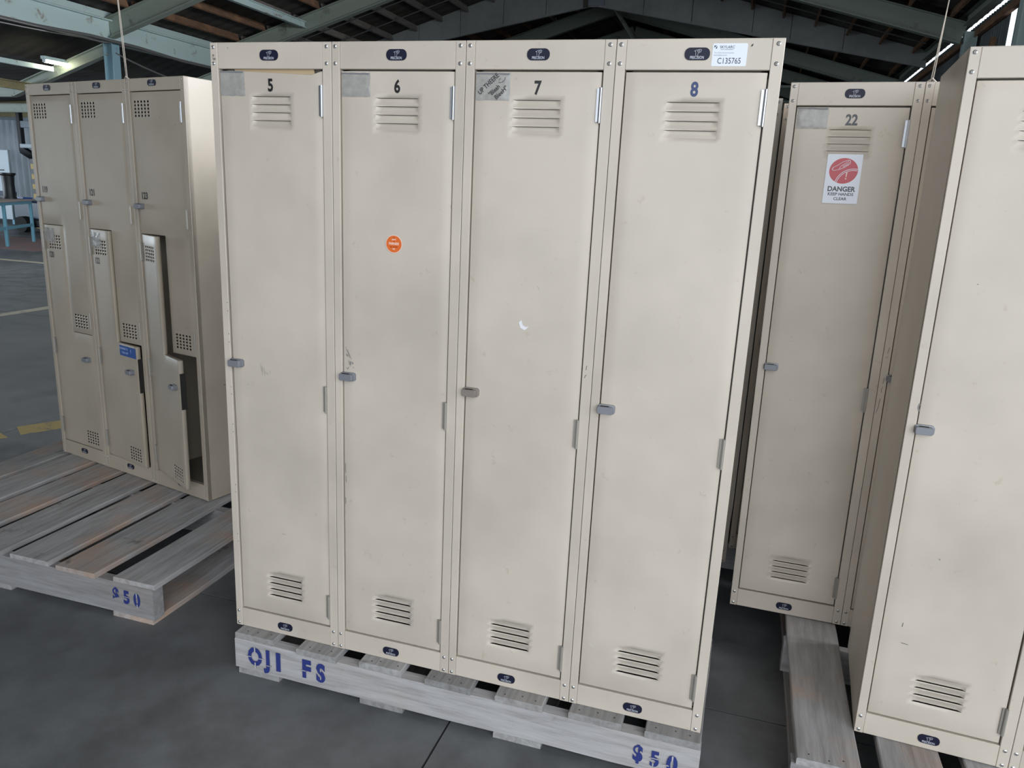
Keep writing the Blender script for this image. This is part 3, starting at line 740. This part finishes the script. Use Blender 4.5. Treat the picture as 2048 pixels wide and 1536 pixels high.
# ---- left bank: two-person step-door lockers
HOLES = lambda xa, zt: (xa, zt)      # left x of block, top z of block
PX, PZ = .0215, .0140
def grid(lo, hi, blocks, pitch, extra, step=.05):
    s = {lo, hi} | set(extra)
    for a in blocks:
        for k in range(6): s.add(round(a + k * pitch, 6))
    s = sorted(s); out = [s[0]]
    for v in s[1:]:
        gap = v - out[-1]
        if gap < 1e-5: continue
        n = max(1, int(gap / step))
        o0 = out[-1]
        for i in range(1, n + 1): out.append(o0 + gap * i / n)
    return out
def z_locker(mt, label, seed, nums, ang=0., top_latch=LG, low_latch=LG, sleeve=False, blue=False, openin=False):
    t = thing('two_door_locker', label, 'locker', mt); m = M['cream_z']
    w = .3763
    b = MB(); k = .0016; 
    b.box((.0006, .002, 0), (k, LD, LH), m); b.box((w - k, .002, 0), (w - .0006, LD, LH), m); b.box((.0006, LD - k, 0), (w - .0006, LD, LH), m)
    b.box((.0006, .002, LH - k), (w - .0006, LD, LH), m); b.box((k, .002, .060), (w - k, LD - k, .062), M['inner'])
    b.box((.19, .026, .655), (w - k, LD - k, .657), M['inner']); b.box((k, .026, 1.165), (.19, LD - k, 1.167), M['inner']); b.box((.189, .026, .657), (.191, LD - k, 1.165), M['inner'])
    b.build('carcass', t)
    for a, c in ((0.0006, .0235), (w - .0245, w - .0006)):
        b = MB(); b.box((a, 0, .0004), (c, .022, LH), m, .0012); b.build('stile', t)
    b = MB(); b.box((.0237, .0010, 1.750), (w - .0247, .020, LH - .0004), m, .0015); b.build('header', t)
    b = MB(); b.box((.0237, .0010, .0006), (w - .0247, .020, .0720), m, .0015); b.build('plinth', t)
    b = MB()
    for q, c in (((.0235, .024, .062), (.034, .0255, 1.75)), ((w - .034, .024, .062), (w - .0245, .0255, 1.75))): b.box(q, c, M['inner'])
    b.build('door_stop', t)
    for x in (.0115, w - .0135):
        for z in (1.788, 1.758, .054, .011): o = link('rivet', RIVET, t); o.location = (x, -.0001, z); o.scale = (.7, 1, .7)
    badge(t, .177, 1.780, .054, .024); badge(t, .196, .044, .052, .024)
    f = wave(seed, .0008)
    X0, X1, XM = .0255, .3505, .1905
    # upper door
    B1 = (.042, 1.646); B2 = (.214, .682)
    xs = grid(X0, X1, [B1[0], B2[0]], PX, [XM + .0012]); zs = grid(.6590, 1.7470, [B1[1], B2[1]], PZ, [1.1668])
    inb = lambda x, z, B: B[0] < x < B[0] + 5 * PX and B[1] < z < B[1] + 5 * PZ
    up = pan_door('upper_door', t, xs, zs, lambda x, z: x > XM + .001 or z > 1.1665, lambda x, z: inb(x, z, B1) or inb(x, z, B2), m, f)
    # lower door, hinged on the left
    B3 = (.062, 1.045); B4 = (.222, .092)
    B3 = (.060, 1.050)
    xs = grid(X0, X1, [B3[0], B4[0]], PX * .93, [XM - .0012]); zs = grid(.0745, 1.1642, [B3[1], B4[1]], PZ, [.6565])
    inc = lambda x, z, B: B[0] < x < B[0] + 5 * PX * .93 and B[1] < z < B[1] + 5 * PZ
    lo = pan_door('lower_door', t, xs, zs, lambda x, z: x < XM - .001 or z < .6565, lambda x, z: inc(x, z, B3) or inc(x, z, B4), m, f, off=X0)
    lo.location = (X0, 0, 0); lo.rotation_euler = (0, 0, -math.radians(ang))
    y = .0045
    o = link('latch', top_latch, up); o.location = (.041, y, 1.283)
    o = link('latch', low_latch, lo); o.location = (.293 - X0, y, .532)
    for z in (1.625, 1.204, .690): o = link('hinge', HZ if z > 1.6 else HP, t); o.location = (.3515, .0015, z)
    for z in (1.050, .530, .118):
        o = link('hinge', HP, t); o.location = (.0245, .0015, z); o.scale = (-1, 1, 1)
    b = MB(); b.text(nums[0], .072, 1.327, y - .0008, .039, M['ink'], .0014, .76); b.conform(f); b.build('number', up)
    if nums[1]:
        b = MB(); b.text(nums[1], .073, 1.022, y - .0008, .039, M['ink'], .0012, .72); b.conform(f); b.build('number', lo, off=X0)
    if sleeve:
        b = MB(); b.flat([(.032, 1.085), (.115, 1.083), (.113, 1.150), (.033, 1.152)], y - .001, M['film'], .0004); b.conform(f); b.build('card_sleeve', lo, off=X0)
    if blue:
        b = MB(); x0, z0, x1, z1 = .205, .600, .342, .648
        b.flat(rrect(x0, z0, x1, z1, .002, 2), y - .001, M['blue'], .0004)
        b.text('REMEMBER TO', x0 + .036, z0 + .034, y - .0014, .0125, M['paleblue'], .0008, .85); b.text('TURN OFF', x0 + .044, z0 + .015, y - .0014, .0125, M['paleblue'], .0008, .95)
        b.flat([(x1 - .045, z0 + .030), (x1 - .040, z0 + .022), (x1 - .036, z0 + .020), (x1 - .039, z0 + .030), (x1 - .037, z0 + .040), (x1 - .042, z0 + .038)], y - .0014, M['paleblue'])
        b.conform(f); b.build('blue_sticker', lo, off=X0, label='blue printed sticker')
    if ang:
        b = MB(); b.box((.3495, .006, .44), (.3515, .030, .60), M['slot']); b.build('latch_tongue', lo, off=X0)
    return t
def Lp(k): return Lb @ Matrix.Translation((k * .3763, 0, 0))
z_locker(Lp(0), 'tan two-door step locker numbered 119 and 120, leftmost of the rear bank, doors shut', 71, ('119', '120'), 0, sleeve=True)
z_locker(Lp(1), 'tan two-door step locker numbered 121 and 122 with a blue sticker, lower door ajar', 72, ('121', '122'), 5, sleeve=True, blue=True)
tz = z_locker(Lp(2), 'tan two-door step locker numbered 123 with its lower door standing open', 73, ('123', None), 15)
b = MB()
import itertools
for yy, zz in ((.20, 1.33), (.21, 1.12), (.22, .93), (.235, .93), (.12, .52), (.13, .36), (.13, .22)):
    n = 8; b.add([(.3763 + .0006, yy + .0025 * math.cos(2 * math.pi * i / n), zz + .0025 * math.sin(2 * math.pi * i / n)) for i in range(n)], [tuple(range(n))], M['slot'])
b.build('side_holes', tz)['kind'] = 'stuff'

# ------------------------------------------------------------------ pallets
def uneven_board(x0, x1, y0, y1, z0, z1, mat, seed, along='y'):
    r = random.Random(seed); b = MB(); n = 6; vs = []; fs = []
    for k in range(n + 1):
        t = k / n
        if along == 'y':
            y = y0 + (y1 - y0) * t; a = r.uniform(-.0025, .0025); c = r.uniform(-.0025, .0025); ch = .003
            ring = [(x0 + a, z0), (x1 + c, z0), (x1 + c, z1 - ch), (x1 + c - ch, z1), (x0 + a + ch, z1), (x0 + a, z1 - ch)]
            vs += [(p, y, q) for p, q in ring]
        else:
            x = x0 + (x1 - x0) * t; a = r.uniform(-.002, .002); ch = .003
            ring = [(y1, z0), (y0 + a, z0), (y0 + a, z1 - ch), (y0 + a + ch, z1), (y1 - ch, z1), (y1, z1 - ch)]
            vs += [(x, p, q) for p, q in ring]
    m_ = 6
    for k in range(n):
        for i in range(m_): j = (i + 1) % m_; fs.append((k * m_ + i, (k + 1) * m_ + i, (k + 1) * m_ + j, k * m_ + j)[::-1])
    fs.append(tuple(range(m_))); fs.append(tuple(n * m_ + m_ - 1 - i for i in range(m_)))
    b.add(vs, fs, mat); return b
def pallet(label, tops, y0, y1, stringers, bottoms, sx, zt, tm, sm, nails=True, seed=0, mt=None, thick=.022):
    t = thing('pallet', label, 'pallet', mt if mt is not None else Matrix.Identity(4)); r = random.Random(seed)
    th = thick
    for i, (a, c) in enumerate(tops):
        dz = r.uniform(0, .0); e = r.uniform(-.006, .006)
        o = uneven_board(a, c, y0 + e, y1 + e, zt - th, zt, tm, seed * 50 + i).build('deck_board', t)
        if nails:
            b = MB()
            for f in (.22, .5, .8):
                x = a + (c - a) * (f + r.uniform(-.06, .06)); yy = y0 + .022 + r.uniform(-.008, .008) + e
                b.add([(x + .0028 * math.cos(k * math.pi / 3), yy + .0028 * math.sin(k * math.pi / 3), zt + .0004) for k in range(6)], [tuple(range(6))], M['nail'])
            b.build('nail_heads', o)
    st = []
    for i, (a, c) in enumerate(stringers):
        st.append(uneven_board(sx[0], sx[1], a, c, .0205, zt - th - .0003, sm, seed * 50 + 20 + i, 'x').build('stringer', t))
    for i, (a, c) in enumerate(bottoms):
        uneven_board(a, c, y0 + .003, y1 - .003, 0.0004, .0203, tm, seed * 50 + 30 + i).build('base_board', t)
    return t, st
def stencil(parent, items, y, zb=0):
    """stencilled letters: dark blue text crossed by thin uncoated bridges"""
    b = MB()
    for s, x, z, size, sx in items: b.text(s, x, z, y, size, M['stencil'], size * .022, sx)
    return b.build('stencil_lettering', parent)
pm, st = pallet('whitewashed timber pallet stencilled OJI FS under lockers 5 to 8',
    [(.023, .169), (.259, .399), (.472, .620), (.699, .845), (.921, 1.071), (1.147, 1.297), (1.362, 1.518)], -.045, 1.10,
    [(-.043, .0), (.50, .545), (1.05, 1.095)], [(.034, .185), (.478, .625), (.924, 1.07), (1.36, 1.51)], (.021, 1.520), FZ, M['wood_w'], M['wood_wx'], seed=1)
ys = -.0462
b = MB()
zO = FZ - .075
def letter(par, ch, x, z, y, size, bold, sx, bridges=()):
    b = MB(); b.text(ch, x, z, y, size, M['stencil'], bold, sx)
    for dx, dz, hx, hz in bridges: b.flat([(x + dx - hx, z + dz - hz), (x + dx + hx, z + dz - hz), (x + dx + hx, z + dz + hz), (x + dx - hx, z + dz + hz)], y - .0004, M['wood_wx'])
    b.build('stencil_letter', par)
V_ = (.0024, .011); H_ = (.010, .0016)
letter(st[0], 'O', .0995, zO, ys, .085, .0040, .76, [(0, .029, *V_), (0, -.029, *V_), (-.024, 0, *H_), (.024, 0, *H_)])
letter(st[0], 'J', .1480, zO + .001, ys, .085, .0044, .80, [(.004, -.020, *H_)])
letter(st[0], 'I', .187, zO, ys, .085, .0050, .9)
letter(st[0], 'F', .290, zO + .001, ys, .085, .0044, .80, [(-.012, -.004, *H_)])
letter(st[0], 'S', .342, zO - .001, ys, .085, .0044, .78, [(0, .014, .0022, .006), (0, -.014, .0022, .006)])
letter(st[0], '$', 1.352, FZ - .078, ys, .070, .0028, .75)
letter(st[0], '5', 1.400, FZ - .084, ys, .066, .0026, .8, [(0, .004, .014, .0016), (-.004, -.016, .002, .006)])
letter(st[0], '0', 1.448, FZ - .088, ys, .072, .0034, .8, [(0, .022, .0022, .008), (-.016, -.004, .008, .0016)])
pl_, st2 = pallet('weathered timber pallet stencilled $50 under the two-door lockers',
    [(-.588, -.406), (-.845, -.662), (-1.072, -.890), (-1.298, -1.118), (-1.520, -1.342), (-1.742, -1.562), (-1.955, -1.782)], .078, 1.50,
    [(.080, .128), (.74, .79), (1.44, 1.49)], [(-.60, -.42), (-1.24, -1.09), (-1.93, -1.78)], (-1.965, -.412), FZ + .012, M['wood_g'], M['wood_gx'], nails=False, seed=2, thick=.019)
zz = .088
letter(st2[0], '$', -.578, zz + .004, .0772, .070, .0026, .75)
letter(st2[0], '5', -.530, zz, .0772, .070, .0028, .8, [(0, .004, .014, .0014)])
letter(st2[0], '0', -.484, zz - .002, .0772, .070, .0030, .8, [(0, .022, .0022, .008), (0, -.022, .0022, .008)])
pallet('grey timber pallet under locker 22 and the nearest right-hand locker',
    [(1.765, 1.928), (1.982, 2.140), (2.20, 2.36), (2.42, 2.58), (2.64, 2.80), (2.86, 3.0)], -.013, 1.25,
    [(-.011, .034), (.60, .645), (1.20, 1.245)], [(1.77, 1.92), (2.3, 2.44), (2.85, 2.99)], (1.755, 3.0), FZ + .007, M['wood_g'], M['wood_gx'], seed=3)
pallet('timber pallet in the dark behind lockers 5 to 8', [(.62, .76), (.84, .98), (1.06, 1.20), (1.28, 1.42), (1.50, 1.64), (1.70, 1.76)], 1.30, 2.0,
    [(1.31, 1.35), (1.90, 1.95)], [(.62, .76), (1.06, 1.2), (1.60, 1.74)], (.62, 1.76), FZ, M['wood_g'], M['wood_gx'], nails=False, seed=4)

# ------------------------------------------------------------------ strings hanging from the roof
def string(name, p, top, label, sway):
    b = MB(); n = 40
    for ph in (0, math.pi):
        pts = []
        for i in range(n + 1):
            t = i / n; a = t * 26 + ph
            pts.append((p[0] + sway * t + .0026 * math.cos(a), p[1] + .0026 * math.sin(a), p[2] + (top - p[2]) * t))
        b.tube(pts, .0016, M['string'], 5)
    b.tube([(p[0] - .012, p[1], p[2] - .002), (p[0], p[1] - .006, p[2] + .008), (p[0] + .012, p[1], p[2] - .002)], .003, M['string'], 6)
    o = b.build(name); o['label'] = label; o['category'] = 'string'
    return o
q = Lb @ Vector((2 * .3763, .012, 1.8)); string('hanging_string', q + Vector((0, 0, .002)), roof_z(q.x) - .05, 'pale twisted string rising from the top of the two-door locker bank', -.25)
q = Rb @ Vector((LW + .004, .014, 1.8)); string('hanging_string', q + Vector((.012, 0, .002)), roof_z(q.x) - .05, 'pale twisted string rising from the seam beside locker 22', .16)

# ------------------------------------------------------------------ far left side aisle
# fluorescent batten
t = thing('fluorescent_light', 'lit fluorescent tube under the side aisle roof, above the two-door lockers', 'ceiling light')
yl0, yl1 = 10.55, 11.3; xt, zt_ = -11.98, CAMP.z + 1.99
b = MB(); b.box((xt - .05, yl0, zt_), (xt + .05, yl1, zt_ + .06), M['steel_l'], .005); b.build('batten', t)
b = MB(); b.tube([(xt, yl0 + .05, zt_ - .03), (xt, yl1 - .05, zt_ - .03)], .03, M['tube'], 12); b.build('tube', t)
for yy in (yl0 + .02, yl1 - .05):
    b = MB(); b.box((xt - .03, yy, zt_ - .055), (xt + .03, yy + .03, zt_), M['white']); b.build('tube_holder', t)
# work table
t = thing('work_table', 'blue-legged work table at the left edge of the photo', 'table')
P0 = Vector((-12.75, 10.1)); P1 = Vector((-13.1, 11.22)); dirv = (P1 - P0).normalized()
# table runs away to the left; build it in its own axes
ang = math.atan2(P1.y - P0.y, P1.x - P0.x)
mt = Matrix.Translation((-12.62, 9.95, 0)) @ Matrix.Rotation(math.atan2(1.16, -.62), 4, 'Z')
t.matrix_world = mt
LT = 1.35
b = MB(); b.box((-1.6, -.0, .86), (LT + .06, .9, .90), M['table_top'], .004); b.build('table_top', t)
b = MB(); b.box((-1.55, .02, .80), (LT, .06, .858), M['table_blue']); b.box((-1.55, .84, .80), (LT, .88, .858), M['table_blue']); b.build('apron', t)
for x, yq in ((0, .02), (LT - .05, .02), (-1.5, .02), (0, .83), (LT - .05, .83), (-1.5, .83)):
    b = MB(); b.box((x, yq, 0), (x + .055, yq + .055, .80), M['table_blue'], .003); b.build('leg', t)
b = MB(); b.box((-1.5, .03, .33), (LT - .05, .055, .39), M['table_blue']); b.build('rail', t)
def on_table(x, y): return mt @ Vector((x, y, .9))
p = Vector((-13.36, 10.70, .9))
b = MB()
rr = [(.13, 0), (.13, .02), (.115, .05), (.11, .30), (.12, .46), (.15, .49), (.15, .52), (.13, .52)]
vs = []; fs = []; n = 20
for r_, h_ in rr:
    for i in range(n): a = 2 * math.pi * i / n; vs.append((p.x + r_ * math.cos(a), p.y + r_ * math.sin(a), p.z + h_))
for k in range(len(rr) - 1):
    for i in range(n): j = (i + 1) % n; fs.append((k * n + i, k * n + j, (k + 1) * n + j, (k + 1) * n + i))
fs.append(tuple(range(n))[::-1]); fs.append(tuple((len(rr) - 1) * n + i for i in range(n)))
b.add(vs, fs, M['black']); o = b.build('bin', smooth=40); o['label'] = 'tall black bin standing on the blue-legged table'; o['category'] = 'bin'
for i, (x, y, a, mat, nm) in enumerate(((.80, .75, .2, 'paper', 'paper stack'), (1.30, .14, -.4, 'blue', 'blue folder'), (-.3, .3, .1, 'paper', 'loose papers'))):
    p = on_table(x, y); b = MB()
    for k in range(4 if i != 1 else 2): b.obox((p.x - .12 + k * .01, p.y - .06 * a, p.z + .008 + k * .014), (p.x + .14, p.y + .1 * a + k * .008, p.z + .008 + k * .014), .2, .012, M[mat])
    o = b.build('paper_stack' if i != 1 else 'folder'); o['category'] = 'papers' if i != 1 else 'folder'
    o['label'] = ['white paper stack on the blue-legged table beside the blue folder', 'blue folder on the blue-legged table next to white papers', 'white papers at the left end of the blue-legged table'][i]
# white panel leaning on the wall
t = thing('white_panel', 'large pale blue-white panel with a dark base at the left edge of the photo', 'panel')
b = MB(); b.box((-20.5, 14.6, .87), (-17.85, 14.68, 1.96), M['board_w'], .01); b.build('panel', t)
b = MB(); b.box((-20.5, 14.58, .76), (-17.80, 14.70, .87), M['dkblue'], .01); b.build('base_rail', t)
for x in (-20.3, -18.9, -17.95):
    b = MB(); b.box((x, 14.6, 0), (x + .08, 14.68, .76), M['table_blue']); b.build('leg', t)
b = MB(); b.box((-20.3, 14.55, .13), (-17.85, 14.60, .70), M['board_w'], .01); b.build('lower_panel', t)
b = MB(); b.obox((-18.9, 14.58, 1.42), (-18.05, 14.58, 1.43), .01, .03, M['black']); b.build('handle', t)
# machine behind the table
t = thing('machine', 'dark navy machine on black wheels behind the blue-legged table', 'machine')
b = MB(); b.box((-16.0, 13.0, .29), (-14.4, 13.8, .74), M['dkblue'], .04); b.build('housing', t)
b = MB(); b.box((-15.9, 12.97, .12), (-14.5, 13.75, .31), M['black'], .03); b.build('chassis', t)
for x in (-15.55, -14.75):
    b = MB(); b.tube([(x, 12.78, .19), (x, 12.95, .19)], .19, M['tyre'], 20); b.build('wheel', t)
# hoist on the annex wall
t = thing('wall_hoist', 'black wall hoist with a pale box, left of the two-door lockers', 'hoist')
hx, hy = -18.6, 15.6
b = MB(); b.box((hx, hy, 1.95), (hx + .13, hy + .13, 3.12), M['black'], .01); b.build('mast', t)
b = MB(); b.obox((hx + .07, hy + .07, 3.05), (hx + 1.6, hy + .07, 3.12), .10, .10, M['black']); b.obox((hx - 1.6, hy + .07, 3.10), (hx + .07, hy + .07, 3.05), .06, .06, M['black']); b.build('arm', t)
b = MB(); b.obox((hx + .07, hy + .07, 2.0), (hx + .70, hy + .07, 1.70), .16, .18, M['black']); b.build('bracket', t)
b = MB(); b.box((hx + .16, hy - .1, 2.05), (hx + 1.0, hy + .3, 2.16), M['board_w'], .01); b.build('tray', t)
b = MB(); b.box((hx + .14, hy, 2.60), (hx + 1.0, hy + .12, 2.78), M['clad_blue'], .01); b.build('cross_plate', t)
# striped post
t = thing('striped_post', 'yellow and black striped post beside the two-door lockers', 'post')
for k in range(14):
    b = MB(); m_ = M['black'] if k % 2 else M['pink']
    b.box((-16.5, 14.06, k * .125), (-16.4, 14.16, k * .125 + .125), M['black'] if k % 2 else M['yellow']); b.build('band', t)

# groups of repeats
for o in (t5, t6, t7, t8): o['group'] = 'single-door lockers in the front row of four'
for o in (t22, t23): o['group'] = 'lockers in the row that starts with number 22'
for o in list(C.objects):
    if o.name.startswith('two_door_locker'): o['group'] = 'two-door step lockers at the left'
